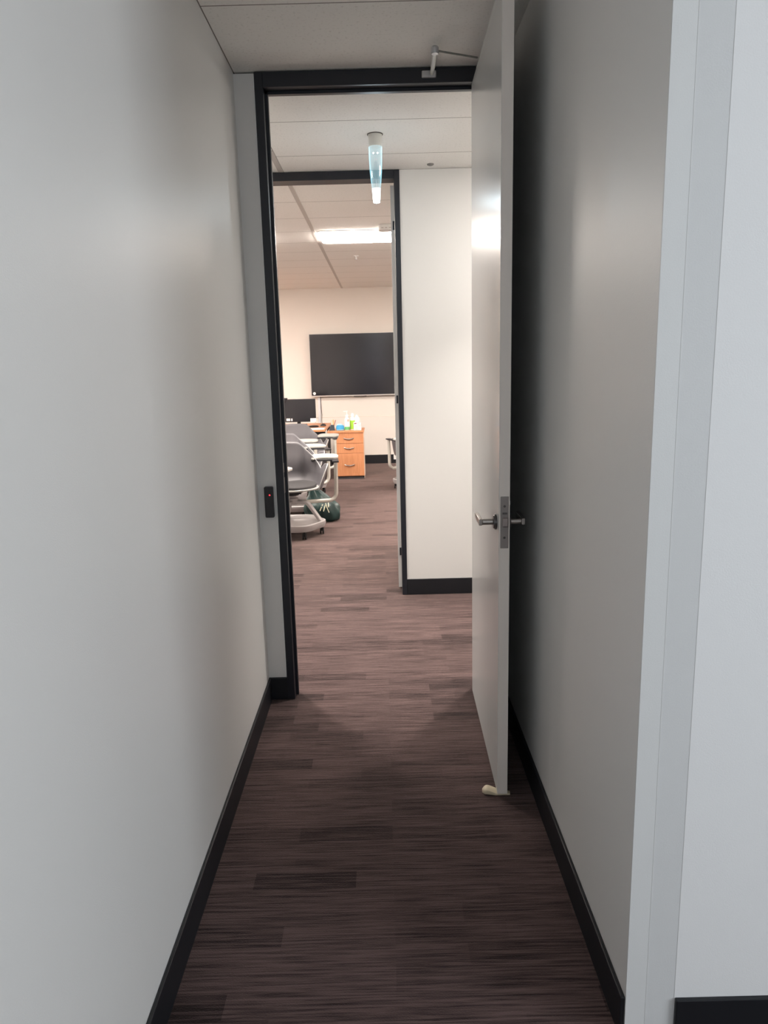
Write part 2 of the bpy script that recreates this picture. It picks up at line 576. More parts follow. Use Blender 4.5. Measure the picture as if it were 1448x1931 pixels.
def fill_downlight(x, y, power):  # unseen fittings added to brighten the passage floor
    t = thing('fill_downlight', 'round recessed downlight in the cross passage, unseen, added to brighten the floor', 'fill_downlight', (x, y, CZ), 0, 'lights added to brighten the passage floor')
    bm = bmesh.new()
    lathe(bm, [(0.085, 0), (0.085, -0.005), (0.060, -0.003), (0.055, -0.001)], 28)
    obj('trim_ring', bm, M['white'], t, True)
    l = bpy.data.lights.new('fill_downlight_beam', 'AREA')
    l.shape = 'DISK'
    l.size = 0.11
    l.energy = power
    l.spread = math.radians(88)
    l.color = (1.0, 0.93, 0.86)
    o = bpy.data.objects.new('fill_downlight_beam', l)
    C.objects.link(o)
    o.parent = t
    o.location = (0, 0, -0.008)
for x, y in ((0.80, 3.86), (-0.82, 3.86)):
    fill_downlight(x, y, 17)

# tapered lamp hanging from the passage ceiling
t = thing('pendant_lamp', 'tapered tube lamp glowing blue-white, hanging from the ceiling beyond the first doorway', 'lamp', (0.001, 4.06, CZ))
bm = bmesh.new()
lathe(bm, [(0.041, -0.003), (0.041, 0.0)], 28)
obj('ceiling_rose', bm, M['steel_dark'], t, True)
bm = bmesh.new()
lathe(bm, [(0.031, -0.060), (0.0335, -0.045), (0.0365, -0.003), (0.030, -0.003)], 28)
obj('collar', bm, M['frost'], t, True)
prof_o = [(0.0355, -0.060), (0.0345, -0.120), (0.0320, -0.180), (0.0270, -0.235), (0.0225, -0.262)]
bm = bmesh.new()
outer = lathe(bm, prof_o, 28, cap=False)
inner = lathe(bm, [(r - 0.0035, z) for r, z in prof_o], 28, cap=False)
for a, b in ((outer[0], inner[0]), (outer[-1], inner[-1])):
    for i in range(28):
        j = (i + 1) % 28
        bm.faces.new((a[i], a[j], b[j], b[i]))
obj('glass_tube', bm, M['glow'], t, True)
bm = bmesh.new()
lathe(bm, [(0.0224, -0.262), (0.0200, -0.290), (0.0185, -0.318), (0.0165, -0.330), (0.006, -0.333)], 28)
obj('lit_tip', bm, M['pendant_tip'], t, True)
for sx in (-1, 1):
    bm = bmesh.new()
    bmesh.ops.create_uvsphere(bm, u_segments=12, v_segments=8, radius=0.0042, matrix=Matrix.Translation((sx * 0.0105, -0.020, -0.095)))
    obj('bulb', bm, M['pendant_bead'], t, True)

l = bpy.data.lights.new('pendant_glow', 'POINT')
l.energy = 2.2
l.color = (0.72, 0.90, 1.0)
l.shadow_soft_size = 0.02
o = bpy.data.objects.new('pendant_glow', l)
C.objects.link(o)
o.location = (0.001, 4.06, CZ - 0.345)

# small ceiling fittings
t = thing('ceiling_sensor', 'small dark disc sensor on the passage ceiling above the white wall', 'sensor', (0.326, 4.655, CZ))
bm = bmesh.new()
lathe(bm, [(0.020, 0), (0.020, -0.006), (0.012, -0.010)], 20)
obj('sensor_body', bm, mat('grey_sensor', (0.22, 0.21, 0.20), 0.5), t, True)
t = thing('smoke_detector', 'cream box detector on the classroom ceiling behind the light', 'detector', (0.075, 6.56, CZ))
bm = bmesh.new()
prism(bm, rounded_rect(0, 0, 0.13, 0.13, 0.03), -0.045, -0.0005)
obj('detector_body', bm, M['white'], t, bevel=0.006)
bm = bmesh.new()
for k in range(3):
    bx(bm, -0.04 + k * 0.032, -0.022 + k * 0.032, -0.068, -0.064, -0.034, -0.028)
obj('vent_slot', bm, M['tee'], t)
t = thing('fire_sprinkler', 'tiny sprinkler head on the far classroom ceiling', 'sprinkler', (-0.235, 8.28, CZ))
bm = bmesh.new()
lathe(bm, [(0.030, 0), (0.028, -0.005), (0.008, -0.008), (0.007, -0.035)], 16)
obj('sprinkler_body', bm, M['white'], t, True)
bm = bmesh.new()
lathe(bm, [(0.016, -0.036), (0.016, -0.040)], 16)
obj('deflector', bm, M['alu'], t, True)

# ------------------------------------------------------------------ first door (opened towards the camera)
HX, HY = 0.3955, Y1 + 0.012                  # hinge corner of the visible face
EX, EY = 0.3800, 2.372
ang = math.atan2(EX - HX, -(EY - HY))       # lean of the leaf from straight back
LEN = math.hypot(EX - HX, EY - HY)
d1 = struct_root('door_1', (HX, HY, 0), ang, label='pale grey office door standing open into the passage')
# local: x to the right (behind the leaf), y negative towards the camera
TH = 0.0365
obj('door_leaf', box(0, TH, -LEN, 0, 0.013, HB - 0.004), M['door'], d1, bevel=0.0012)
obj('edge_strip', box(0.0008, TH - 0.0008, -LEN - 0.0012, -LEN, 0.013, HB - 0.004), M['door_edge'], d1)
zc = 1.012
pl = obj('lock_plate', box(0.0048, 0.0318, -LEN - 0.0034, -LEN - 0.0010, zc - 0.088, zc + 0.088), mat('worn_steel_plate', (0.30, 0.27, 0.26), 0.5, metal=0.6), d1, bevel=0.0012)
obj('latch_bolt', box(0.0115, 0.0295, -LEN - 0.0130, -LEN - 0.003, zc - 0.014, zc + 0.017), mat('latch_steel', (0.33, 0.29, 0.28), 0.4, metal=0.9), pl, bevel=0.003)
obj('auxiliary_latch', box(0.011, 0.027, -LEN - 0.0065, -LEN - 0.003, zc + 0.028, zc + 0.034), M['steel_dark'], pl, bevel=0.001)
for z in (zc + 0.055, zc - 0.052):
    bm = bmesh.new()
    lathe(bm, [(0.0042, 0), (0.0036, 0.0012)], 12)
    bmesh.ops.rotate(bm, verts=bm.verts, cent=(0, 0, 0), matrix=Matrix.Rotation(PI / 2, 3, 'X'))
    bmesh.ops.translate(bm, verts=bm.verts, vec=(0.0183, -LEN - 0.0034, z))
    obj('screw', bm, M['steel_dark'], pl, True)

def lever(sign, x0):
    """sign -1: on the visible face, +1: behind the leaf; lever points towards the hinge side"""
    yb, zz = -LEN + 0.062, zc - 0.010
    def cyl(bm, r0, r1, a, b, seg=20):
        bm2 = []
        rings = []
        for r, x in ((r0, a), (r1, b)):
            rings.append([bm.verts.new((x, yb + r * math.cos(2 * PI * k / seg), zz + r * math.sin(2 * PI * k / seg))) for k in range(seg)])
        for k in range(seg):
            j = (k + 1) % seg
            bm.faces.new((rings[0][k], rings[0][j], rings[1][j], rings[1][k]))
        bm.faces.new(rings[0])
        bm.faces.new(rings[1])
    bm = bmesh.new()
    cyl(bm, 0.027, 0.027, x0, x0 + sign * 0.007)
    cyl(bm, 0.024, 0.022, x0 + sign * 0.007, x0 + sign * 0.011)
    h = obj('rose', bm, M['steel_dark'], d1, True)
    bm = bmesh.new()
    cyl(bm, 0.0105, 0.0105, x0 + sign * 0.011, x0 + sign * 0.048)
    tip = x0 + sign * 0.050
    xa, xb = sorted((tip - sign * 0.002, tip + sign * 0.010))
    bx(bm, xa, xb, yb - 0.010, yb + 0.112, zz - 0.011, zz + 0.011)
    obj('lever_handle', bm, M['steel'], d1, True, bevel=0.002)
lever(-1, 0.0)
lever(1, TH)
bm = bmesh.new()
seg = 18
for (r, a), (r2, b) in zip([(0.013, TH), (0.013, TH + 0.006), (0.009, TH + 0.010)], [(0.013, TH + 0.006), (0.009, TH + 0.010), (0.0, TH + 0.0101)]):
    ra = [bm.verts.new((a, -LEN + 0.062 + r * math.cos(2 * PI * k / seg), zc + 0.056 + r * math.sin(2 * PI * k / seg))) for k in range(seg)]
    rb = [bm.verts.new((b, -LEN + 0.062 + max(r2, 1e-4) * math.cos(2 * PI * k / seg), zc + 0.056 + max(r2, 1e-4) * math.sin(2 * PI * k / seg))) for k in range(seg)]
    for k in range(seg):
        bm.faces.new((ra[k], ra[(k + 1) % seg], rb[(k + 1) % seg], rb[k]))
obj('key_cylinder', bm, M['alu'], d1, True)

# closer arm between the head of the frame and the leaf
t = thing('door_closer', 'silver folding closer arm between the black door head and the open door', 'door closer', (0.222, FY0, 2.672))
bm = bmesh.new()
prism(bm, rounded_rect(0, -0.008, 0.058, 0.016, 0.006), -0.016, 0.008)
obj('bracket', bm, M['alu'], t, bevel=0.002)
EL = (0.008, -0.232, -0.004)
bm = bmesh.new()
tube(bm, [(0.010, -0.012, -0.004), (0.012, -0.10, -0.003), EL], [0.007, 0.0095, 0.0095], 10)
obj('fore_arm', bm, mat('pale_arm_paint', (0.62, 0.62, 0.58), 0.4), t, True)
bm = bmesh.new()
lathe(bm, [(0.013, -0.016), (0.014, -0.010), (0.014, 0.006), (0.010, 0.010)], 16, EL[0], EL[1])
obj('elbow_joint', bm, M['alu'], t, True)
bm = bmesh.new()
tube(bm, [EL, (0.174, -0.158, -0.004)], 0.0035, 10)
obj('main_arm', bm, mat('darker_arm_metal', (0.30, 0.30, 0.27), 0.5, metal=0.3), t, True)  # main arm given a darker tone than the fore arm

# wedge under the open door
t = thing('door_stop_wedge', 'cream rubber wedge pushed under the open door on the carpet', 'doorstop', (0.318, 2.405, 0))
bm = bmesh.new()
N, K = 16, 12
rows = []
for i in range(N + 1):
    u = i / N
    x = 0.012 + 0.100 * u
    if u < 0.18:
        w = 0.019 * math.sin(PI / 2 * (u / 0.18)) ** 0.6 + 0.002
        h = 0.014 + 0.010 * math.sin(PI / 2 * u / 0.18)
    elif u < 0.50:
        w, h = 0.020, 0.024 - 0.012 * max(0, (u - 0.22) / 0.28)
    else:
        w = 0.020 - 0.020 * (u - 0.5)
        h = 0.0110 - 0.008 * (u - 0.5)
    rows.append([bm.verts.new((x, w * math.copysign(abs(math.cos(2 * PI * k / K)) ** 0.6, math.cos(2 * PI * k / K)), max(0.0, 0.5 * h + 0.5 * h * math.copysign(abs(math.sin(2 * PI * k / K)) ** 0.6, math.sin(2 * PI * k / K))))) for k in range(K)])
for a, b in zip(rows, rows[1:]):
    for k in range(K):
        bm.faces.new((a[k], a[(k + 1) % K], b[(k + 1) % K], b[k]))
bm.faces.new(rows[0])
bm.faces.new(rows[-1])
obj('wedge_body', bm, M['cream'], t, True)
t.rotation_euler = (0, 0, math.radians(-8))

# card reader on the left nib
t = thing('card_reader', 'black card reader with a red light on the white wall left of the doorway', 'card reader', (-0.512, Y1, 0.879))
bm = bmesh.new()
prism(bm, rounded_rect(0, 0.070, 0.040, 0.140, 0.006), 0, 0.022)
bmesh.ops.rotate(bm, verts=bm.verts, cent=(0, 0, 0), matrix=Matrix.Rotation(PI / 2, 3, 'X'))
obj('reader_body', bm, M['plastic_black'], t, bevel=0.004, seg=3)
bm = bmesh.new()
bmesh.ops.create_uvsphere(bm, u_segments=12, v_segments=8, radius=0.0028, matrix=Matrix.Translation((0.004, -0.0222, 0.103)))
obj('indicator_light', bm, M['led'], t, True)

# ------------------------------------------------------------------ second door (opened into the classroom, hinge edge seen)
d2 = struct_root('door_2', (0.088, Y2 + 0.135, 0), math.radians(-1.0), label='white classroom door opened away, only its hinge edge seen')
obj('door_leaf', box(0.0, 0.044, 0.0, 0.86, 0.012, HB), M['wall_matt'], d2, bevel=0.001)
for z in (2.40, 1.31, 0.27):
    bm = bmesh.new()
    bx(bm, 0.011, 0.046, -0.012, 0.0, z - 0.026, z + 0.026)
    tube(bm, [(0.046, -0.006, z - 0.027), (0.046, -0.006, z + 0.027)], 0.006, 10)
    obj('hinge', bm, M['black'], d2)

# ------------------------------------------------------------------ classroom wall fittings
t = thing('television', 'large wall-mounted black screen on the cream classroom wall', 'television', (-1.090, Y3 - 0.016, 1.076))
TW, THH = 1.66, 0.950
obj('housing', box(0, TW, -0.055, -0.022, 0, THH), M['steel_dark'], t, bevel=0.004)
bm = bmesh.new()
bx(bm, 0, TW, -0.064, -0.055, 0.0, 0.016)
bx(bm, 0, TW, -0.064, -0.055, THH - 0.006, THH)
bx(bm, 0, 0.008, -0.064, -0.055, 0.016, THH - 0.006)
bx(bm, TW - 0.008, TW, -0.064, -0.055, 0.016, THH - 0.006)
obj('bezel', bm, mat('satin_silver_bezel', (0.50, 0.47, 0.45), 0.4, metal=0.3), t)
obj('screen', box(0.008, TW - 0.008, -0.0600, -0.055, 0.016, THH - 0.006), M['screen'], t)
obj('wall_bracket', box(0.4, 1.26, -0.022, 0, 0.2, 0.75), M['steel_dark'], t)
bm = bmesh.new()
lathe(bm, [(0.022, 0), (0.022, 0.0012)], 24)
bmesh.ops.rotate(bm, verts=bm.verts, cent=(0, 0, 0), matrix=Matrix.Rotation(PI / 2, 3, 'X'))
bmesh.ops.translate(bm, verts=bm.verts, vec=(0.050, -0.0600, 0.050))
st = obj('round_sticker', bm, M['paper'], t, True)
bm = bmesh.new()
lathe(bm, [(0.006, 0), (0.006, 0.0006)], 12)
bmesh.ops.rotate(bm, verts=bm.verts, cent=(0, 0, 0), matrix=Matrix.Rotation(PI / 2, 3, 'X'))
bmesh.ops.translate(bm, verts=bm.verts, vec=(0.052, -0.0612, 0.050))
obj('sticker_mark', bm, M['tee'], st, True)
obj('sensor_bar', box(0.66, 0.86, -0.058, -0.030, -0.012, 0.0), M['plastic_black'], t, bevel=0.003)

tag(obj('cable_duct', box(-0.998, -0.960, Y3 - 0.022, Y3, 0.60, 1.10), mat('pale_grey_duct', (0.66, 0.66, 0.68), 0.45), bevel=0.003), 'pale grey vertical cable cover below the left end of the television', 'cable cover')
bm = bmesh.new()
pts = [(-0.955, Y3 - 0.006, 1.075), (-0.953, Y3 - 0.008, 0.98), (-0.950, Y3 - 0.012, 0.88), (-0.935, Y3 - 0.10, 0.80), (-0.92, Y3 - 0.35, 0.735), (-0.90, 11.0, 0.701), (-0.87, 10.80, 0.698)]
tube(bm, pts, 0.0045, 8)
tag(obj('loose_cable', bm, M['steel_dark'], smooth=True), 'thin dark cable trailing from the television down to the desk', 'cable')
t = thing('wall_outlet', 'grey double socket plate on the wall behind the desk', 'socket', (-1.022, Y3, 0.69))
obj('outlet_plate', box(-0.034, 0.034, -0.014, 0, -0.064, 0.064), mat('warm_grey_plate', (0.58, 0.52, 0.48), 0.5), t, bevel=0.003)
obj('socket_insert', box(-0.020, 0.020, -0.017, -0.014, -0.045, 0.045), M['wall_cream'], t, bevel=0.002)
t = thing('wall_outlet', 'white socket low on the black skirting beside the classroom door', 'socket', (0.207, Y3 - 0.014, 0.098))
obj('outlet_plate', box(-0.038, 0.038, -0.012, 0, -0.040, 0.038), M['white'], t, bevel=0.003)
bm = bmesh.new()
bx(bm, -0.012, -0.006, -0.0135, -0.012, -0.006, 0.008)
bx(bm, 0.008, 0.014, -0.0135, -0.012, -0.006, 0.008)
obj('socket_hole', bm, M['tee'], t)

# ------------------------------------------------------------------ desks
t = thing('computer_desk', 'maple desk with a white paper-strewn top behind the chairs', 'desk', (-1.6, 10.75, 0))
DZ = 0.690
obj('desktop', box(-0.75, 0.820, -0.78, 0.46, DZ - 0.026, DZ), M['wood'], t, bevel=0.002)
obj('front_rail', box(-0.75, 0.818, -0.75, -0.72, DZ - 0.060, DZ - 0.026), M['plastic_black'], t)
obj('modesty_panel', box(-0.70, 0.80, -0.50, -0.48, 0.10, DZ - 0.026), M['desk_dark'], t)
for x in (-0.72, 0.76):
    for y in (-0.70, 0.40):
        obj('leg', box(x, x + 0.045, y - 0.0225, y + 0.0225, 0, DZ - 0.026), M['desk_dark'], t)

t = thing('drawer_pedestal', 'maple three-drawer pedestal with curved metal handles', 'drawer unit', (-0.452, 9.97, 0))
PW0, PW1 = -0.193, 0.190
obj('carcass', box(PW0 + 0.002, PW1, 0.018, 0.46, 0.040, 0.640), M['wood'], t, bevel=0.001)
obj('plinth', box(PW0 + 0.01, PW1, 0.030, 0.45, 0.0, 0.040), M['desk_dark'], t)
obj('top_panel', box(PW0 - 0.105, PW1 + 0.010, -0.012, 0.48, 0.641, 0.667), M['wood'], t, bevel=0.002)
obj('side_panel', box(PW1 + 0.0005, PW1 + 0.0035, 0.016, 0.462, 0.012, 0.6405), mat('pale_maple_side', (0.78, 0.62, 0.50), 0.5), t)
for z0, z1, zh in ((0.497, 0.638, 0.566), (0.361, 0.493, 0.436), (0.048, 0.357, 0.202)):
    dr = obj('drawer', box(PW0 + 0.003, PW1 - 0.002, 0.0, 0.018, z0, z1), M['wood'], t, bevel=0.0015)
    bm = bmesh.new()
    pts = []
    for k in range(9):
        u = k / 8
        pts.append((-0.010 + (u - 0.5) * 0.130, -0.026 * math.sin(PI * u) ** 0.7, zh - 0.010 * math.sin(PI * u)))
    tube(bm, pts, [0.0085] + [0.0075] * 7 + [0.0085], 10)
    obj('handle', bm, M['steel'], dr, True)

# ------------------------------------------------------------------ on the desks
t = thing('computer_monitor', 'black flat monitor with white stickers on its lower corners, on the desk', 'monitor', (-1.17, 10.30, DZ))
mz0, mz1 = 0.090, 0.408
tilt = Matrix.Rotation(math.radians(0), 3, 'X')
obj('monitor_housing', box(-0.245, 0.245, -0.010, 0.020, mz0, mz1), M['plastic_black'], t, bevel=0.004)
obj('panel', box(-0.238, 0.238, -0.0125, -0.010, mz0 + 0.012, mz1 - 0.006), M['screen_matt'], t)
obj('stand_column', box(-0.025, 0.025, 0.020, 0.045, 0.012, 0.20), M['plastic_black'], t, bevel=0.004)
bm = bmesh.new()
lathe(bm, [(0.13, 0), (0.13, 0.008), (0.11, 0.013)], 28, 0, 0.03)
obj('stand_foot', bm, M['plastic_black'], t, True)
s1 = obj('sticker', box(-0.170, -0.118, -0.0140, -0.0125, 0.108, 0.142), M['paper'], t)
obj('sticker', box(-0.104, -0.086, -0.0140, -0.0125, 0.108, 0.140), M['paper'], t)
s3 = obj('sticker', box(0.166, 0.246, -0.0150, -0.0125, 0.090, 0.138), M['paper'], t)
obj('sticker_print', box(0.182, 0.192, -0.0154, -0.0150, 0.106, 0.122), M['sticker_ink'], s3)
t = thing('webcam', 'small black webcam clipped on top of the monitor', 'webcam', (-1.355, 10.285, DZ + mz1))
obj('camera_body', box(-0.045, 0.045, -0.028, 0.0, 0.0, 0.022), M['plastic_black'], t, bevel=0.008, seg=3)
bm = bmesh.new()
lathe(bm, [(0.022, 0), (0.024, 0.010), (0.018, 0.016)], 18)
bmesh.ops.rotate(bm, verts=bm.verts, cent=(0, 0, 0), matrix=Matrix.Rotation(PI / 2, 3, 'X'))
bmesh.ops.translate(bm, verts=bm.verts, vec=(0, -0.026, -0.012))
obj('camera_lens', bm, M['plastic_black'], t, True)
tag(obj('paper_sheet', box(-1.10, -0.80, 9.99, 10.25, DZ + 0.0005, DZ + 0.006), M['paper'], bevel=0.001), 'white sheets of paper near the front edge of the maple desk', 'paper')
t = thing('round_desk_object', 'flat round black object lying on the desk right of the monitor', 'desk accessory', (-0.985, 10.48, DZ))  # unidentified flat dark disc
bm = bmesh.new()
lathe(bm, [(0.075, 0), (0.078, 0.012), (0.060, 0.022), (0.02, 0.026)], 24)
obj('dark_disc', bm, M['plastic_black'], t, True)
t = thing('computer_mouse', 'black computer mouse beside the end of the loose cable', 'mouse', (-0.855, 10.62, DZ), 0.4)
bm = bmesh.new()
bmesh.ops.create_uvsphere(bm, u_segments=20, v_segments=12, radius=1.0)
for v in bm.verts:
    v.co = Vector((v.co.x * 0.045, v.co.y * 0.032, max(0.0, v.co.z) * 0.034))
obj('mouse_body', bm, M['plastic_black'], t, True)
obj('scroll_wheel', box(-0.030, -0.018, -0.003, 0.003, 0.022, 0.032), M['alu'], t, bevel=0.002)
tag(obj('wooden_box', box(-1.10, -1.035, 10.06, 10.14, DZ, DZ + 0.075), mat('dark_brown_box', (0.10, 0.05, 0.045), 0.5), bevel=0.002), 'small dark brown box behind the nearest chair backs, under the monitor', 'box')

PZ = 0.667
PY = 10.10
t = thing('pencil_cup', 'black tapered pencil holder full of tan pencils on the drawer unit', 'pencil holder', (-0.690, PY, PZ))
bm = bmesh.new()
a = [(-0.044, -0.034), (0.036, -0.034), (0.036, 0.034), (-0.044, 0.034)]
lo = [bm.verts.new((x, y, 0)) for x, y in a]
hi = [bm.verts.new((x * 0.55 + 0.006, y * 0.62, 0.078)) for x, y in a]
hi2 = [bm.verts.new((x * 0.48 + 0.006, y * 0.54, 0.078)) for x, y in a]
lo2 = [bm.verts.new((x * 0.48 + 0.006, y * 0.54, 0.03)) for x, y in a]
for p, q in ((lo, hi), (hi, hi2), (hi2, lo2)):
    for i in range(4):
        j = (i + 1) % 4
        bm.faces.new((p[i], p[j], q[j], q[i]))
bm.faces.new(lo)
bm.faces.new(lo2)
obj('cup', bm, M['navy'], t, bevel=0.002)
PG = 'pencils in the black holder'
specs = [(-0.012, 0.0, -0.10, 0.07, 0.108, 'pencil'), (0.0, 0.006, 0.03, 0.1, 0.118, 'pencil'), (0.010, -0.003, 0.20, 0.0, 0.112, 'pencil'), (0.014, 0.006, 0.34, 0.05, 0.120, 'pencil_red'), (0.004, -0.006, 0.12, -0.08, 0.124, 'pencil'), (-0.008, -0.004, -0.02, -0.1, 0.096, 'white')]
for i, (x, y, tx, ty, hgt, mm) in enumerate(specs):
    bm = bmesh.new()
    p0 = Vector((-0.690 + 0.006 + x * 0.6, PY + y * 0.6, PZ + 0.032))
    dv = Vector((tx, ty, 1)).normalized()
    tube(bm, [p0, p0 + dv * (hgt - 0.010), p0 + dv * hgt], [0.0052, 0.0052, 0.001], 8)
    lab = {'pencil': 'tan pencil standing in the black pencil holder', 'pencil_red': 'red-brown pen leaning right in the black pencil holder', 'white': 'short white pen at the front of the pencil holder'}[mm]
    tag(obj('pencil', bm, M[mm], smooth=True), lab, 'pencil', PG)
t = thing('wipes_tub', 'sky blue round tub with a pale band beside the pencil holder', 'tub', (-0.580, PY, PZ))
bm = bmesh.new()
lathe(bm, [(0.050, 0), (0.056, 0.006), (0.057, 0.040), (0.050, 0.066), (0.030, 0.074)], 28)
obj('tub_body', bm, M['blue'], t, True)
bm = bmesh.new()
lathe(bm, [(0.0562, 0.007), (0.0572, 0.010), (0.0572, 0.014), (0.056, 0.014)], 28)
obj('pale_band', bm, M['blue_pale'], t, True)
bm = bmesh.new()
lathe(bm, [(0.034, 0.073), (0.036, 0.080), (0.026, 0.088)], 24, -0.008)
obj('lid', bm, M['blue_pale'], t, True)

t = thing('pump_bottle', 'tall milky pump bottle with a green base label, topmost item on the drawer unit', 'pump bottle', (-0.483, PY, PZ))
bm = bmesh.new()
lathe(bm, [(0.034, 0), (0.036, 0.004), (0.036, 0.130), (0.030, 0.156), (0.015, 0.176), (0.014, 0.186)], 24)
obj('bottle_body', bm, M['clear'], t, True)
bm = bmesh.new()
lathe(bm, [(0.0364, 0.006), (0.0366, 0.008), (0.0366, 0.046), (0.0364, 0.048)], 24)
obj('green_label', bm, M['green_label'], t, True)
obj('pink_label', box(0.004, 0.030, -0.038, -0.0345, 0.120, 0.150), M['salmon'], t, bevel=0.002)
bm = bmesh.new()
lathe(bm, [(0.018, 0.186), (0.018, 0.208), (0.007, 0.212), (0.006, 0.252)], 18)
bx(bm, -0.046, 0.012, -0.008, 0.008, 0.252, 0.264)
obj('pump_head', bm, M['pump'], t, True)

t = thing('lotion_bottle', 'white round-topped bottle with a lime green label behind the tissue box', 'bottle', (-0.410, PY + 0.03, PZ))
bm = bmesh.new()
lathe(bm, [(0.032, 0), (0.034, 0.004), (0.034, 0.150), (0.030, 0.170), (0.012, 0.178)], 24)
obj('bottle_body', bm, M['white'], t, True)
bm = bmesh.new()
lathe(bm, [(0.0343, 0.012), (0.0346, 0.014), (0.0346, 0.128), (0.0343, 0.130)], 24)
obj('lime_label', bm, M['lime'], t, True)
bm = bmesh.new()
lathe(bm, [(0.017, 0.176), (0.019, 0.184), (0.021, 0.208), (0.014, 0.224), (0.004, 0.228)], 20)
obj('cap', bm, M['pump'], t, True)

t = thing('tissue_box', 'cube tissue box printed pinkish grey at the right end of the drawer unit', 'tissue box', (-0.340, PY - 0.03, PZ))
obj('carton', box(-0.052, 0.052, -0.050, 0.050, 0, 0.108), M['tissue'], t, bevel=0.002)
obj('printed_mark', box(-0.042, -0.012, -0.0508, -0.050, 0.088, 0.100), M['maroon'], t)
bm = bmesh.new()
rows = []
for i in range(7):
    u = i / 6
    rad = 0.018 + 0.016 * math.sin(PI * min(1, u * 1.1)) - 0.010 * u
    rows.append([bm.verts.new((rad * (1 + 0.35 * math.sin(3 * a + 4 * u)) * math.cos(a) - 0.004, 0.5 * rad * (1 + 0.3 * math.cos(2 * a + u)) * math.sin(a), 0.108 + 0.098 * u + 0.006 * math.sin(2 * a))) for a in [2 * PI * k / 16 for k in range(16)]])
for a, b in zip(rows, rows[1:]):
    for k in range(16):
        bm.faces.new((a[k], a[(k + 1) % 16], b[(k + 1) % 16], b[k]))
bm.faces.new(rows[-1])
obj('tissue', bm, M['paper'], t, True)

# ------------------------------------------------------------------ swivel tablet chairs
def make_shell():
    bm = bmesh.new()
    NA, NT = 72, 18
    A = math.radians(140)
    def top(phi):
        d = abs(math.degrees(phi))
        if d < 30:
            return 0.842 - 0.00001 * d * d
        if d < 41:
            u = (d - 30) / 11
            return 0.833 - 0.045 * u * u
        if d < 82:
            return 0.788 - (d - 41) / 41 * 0.198
        if d < 90:
            u = (d - 82) / 8
            return 0.590 + 0.048 * u
        if d < 122:
            return 0.638 + (d - 90) / 32 * 0.020
        u = (d - 122) / 18
        return 0.658 - 0.175 * u ** 1.3
    def radius(phi, z):
        d = abs(math.degrees(phi))
        h = max(0.0, z - 0.43)
        back = 0.165 + 0.105 * min(1, (h / 0.10)) ** 0.55 - 0.020 * math.exp(-((h - 0.22) / 0.1) ** 2) + 0.02 * (h / 0.4)
        side = 0.275 + 0.055 * min(1, (h / 0.20)) ** 0.6 + 0.015 * max(0, (h - 0.12) / 0.1)
        w = 0.5 - 0.5 * math.cos(PI * min(1, max(0, (d - 30) / 60)))
        r = back * (1 - w) + side * w
        # flatten the back in plan
        flat = 1.0 / max(math.cos(phi), 0.80) if d < 45 else 1.0 / 0.80 - 0.25 * min(1, (d - 37) / 40)
        return r * flat
    grid = []
    for i in range(NA + 1):
        phi = -A + 2 * A * i / NA
        tz = top(phi)
        col = []
        for j in range(NT + 1):
            t_ = j / NT
            z = 0.425 + (tz - 0.425) * t_
            r = radius(phi, z) if j else 0.12
            # phi measured from -y (the back)
            col.append(bm.verts.new((r * math.sin(phi), -r * math.cos(phi) * 0.92, z)))
        grid.append(col)
    for i in range(NA):
        for j in range(NT):
            bm.faces.new((grid[i][j], grid[i + 1][j], grid[i + 1][j + 1], grid[i][j + 1]))
    # pan under the seat
    bot = bm.verts.new((0, 0, 0.420))
    for i in range(NA):
        bm.faces.new((grid[i][0], bot, grid[i + 1][0]))
    ring = [grid[NA][0]] + [bm.verts.new((0.12 * math.sin(a), -0.12 * math.cos(a) * 0.92, 0.425)) for a in [A + (2 * PI - 2 * A) * k / 6 for k in range(1, 6)]] + [grid[0][0]]
    for a, b in zip(ring, ring[1:]):
        bm.faces.new((a, bot, b))
    return bm

def make_seat():
    bm = bmesh.new()
    pts_lo, pts_hi, mid = [], [], []
    rings = []
    for s, z in ((0.80, 0.440), (0.97, 0.452), (1.0, 0.466), (0.97, 0.480), (0.86, 0.486), (0.5, 0.478)):
        ring = []
        for k in range(40):
            a = 2 * PI * k / 40
            x = 0.205 * s * math.copysign(abs(math.cos(a)) ** 0.85, math.cos(a))
            y = 0.225 * s * math.copysign(abs(math.sin(a)) ** 0.85, math.sin(a)) + 0.030
            ring.append(bm.verts.new((x, y, z + 0.006 * math.cos(2 * a))))
        rings.append(ring)
    for a, b in zip(rings, rings[1:]):
        for k in range(40):
            bm.faces.new((a[k], a[(k + 1) % 40], b[(k + 1) % 40], b[k]))
    bm.faces.new(rings[0])
    bm.faces.new(rings[-1])
    return bm

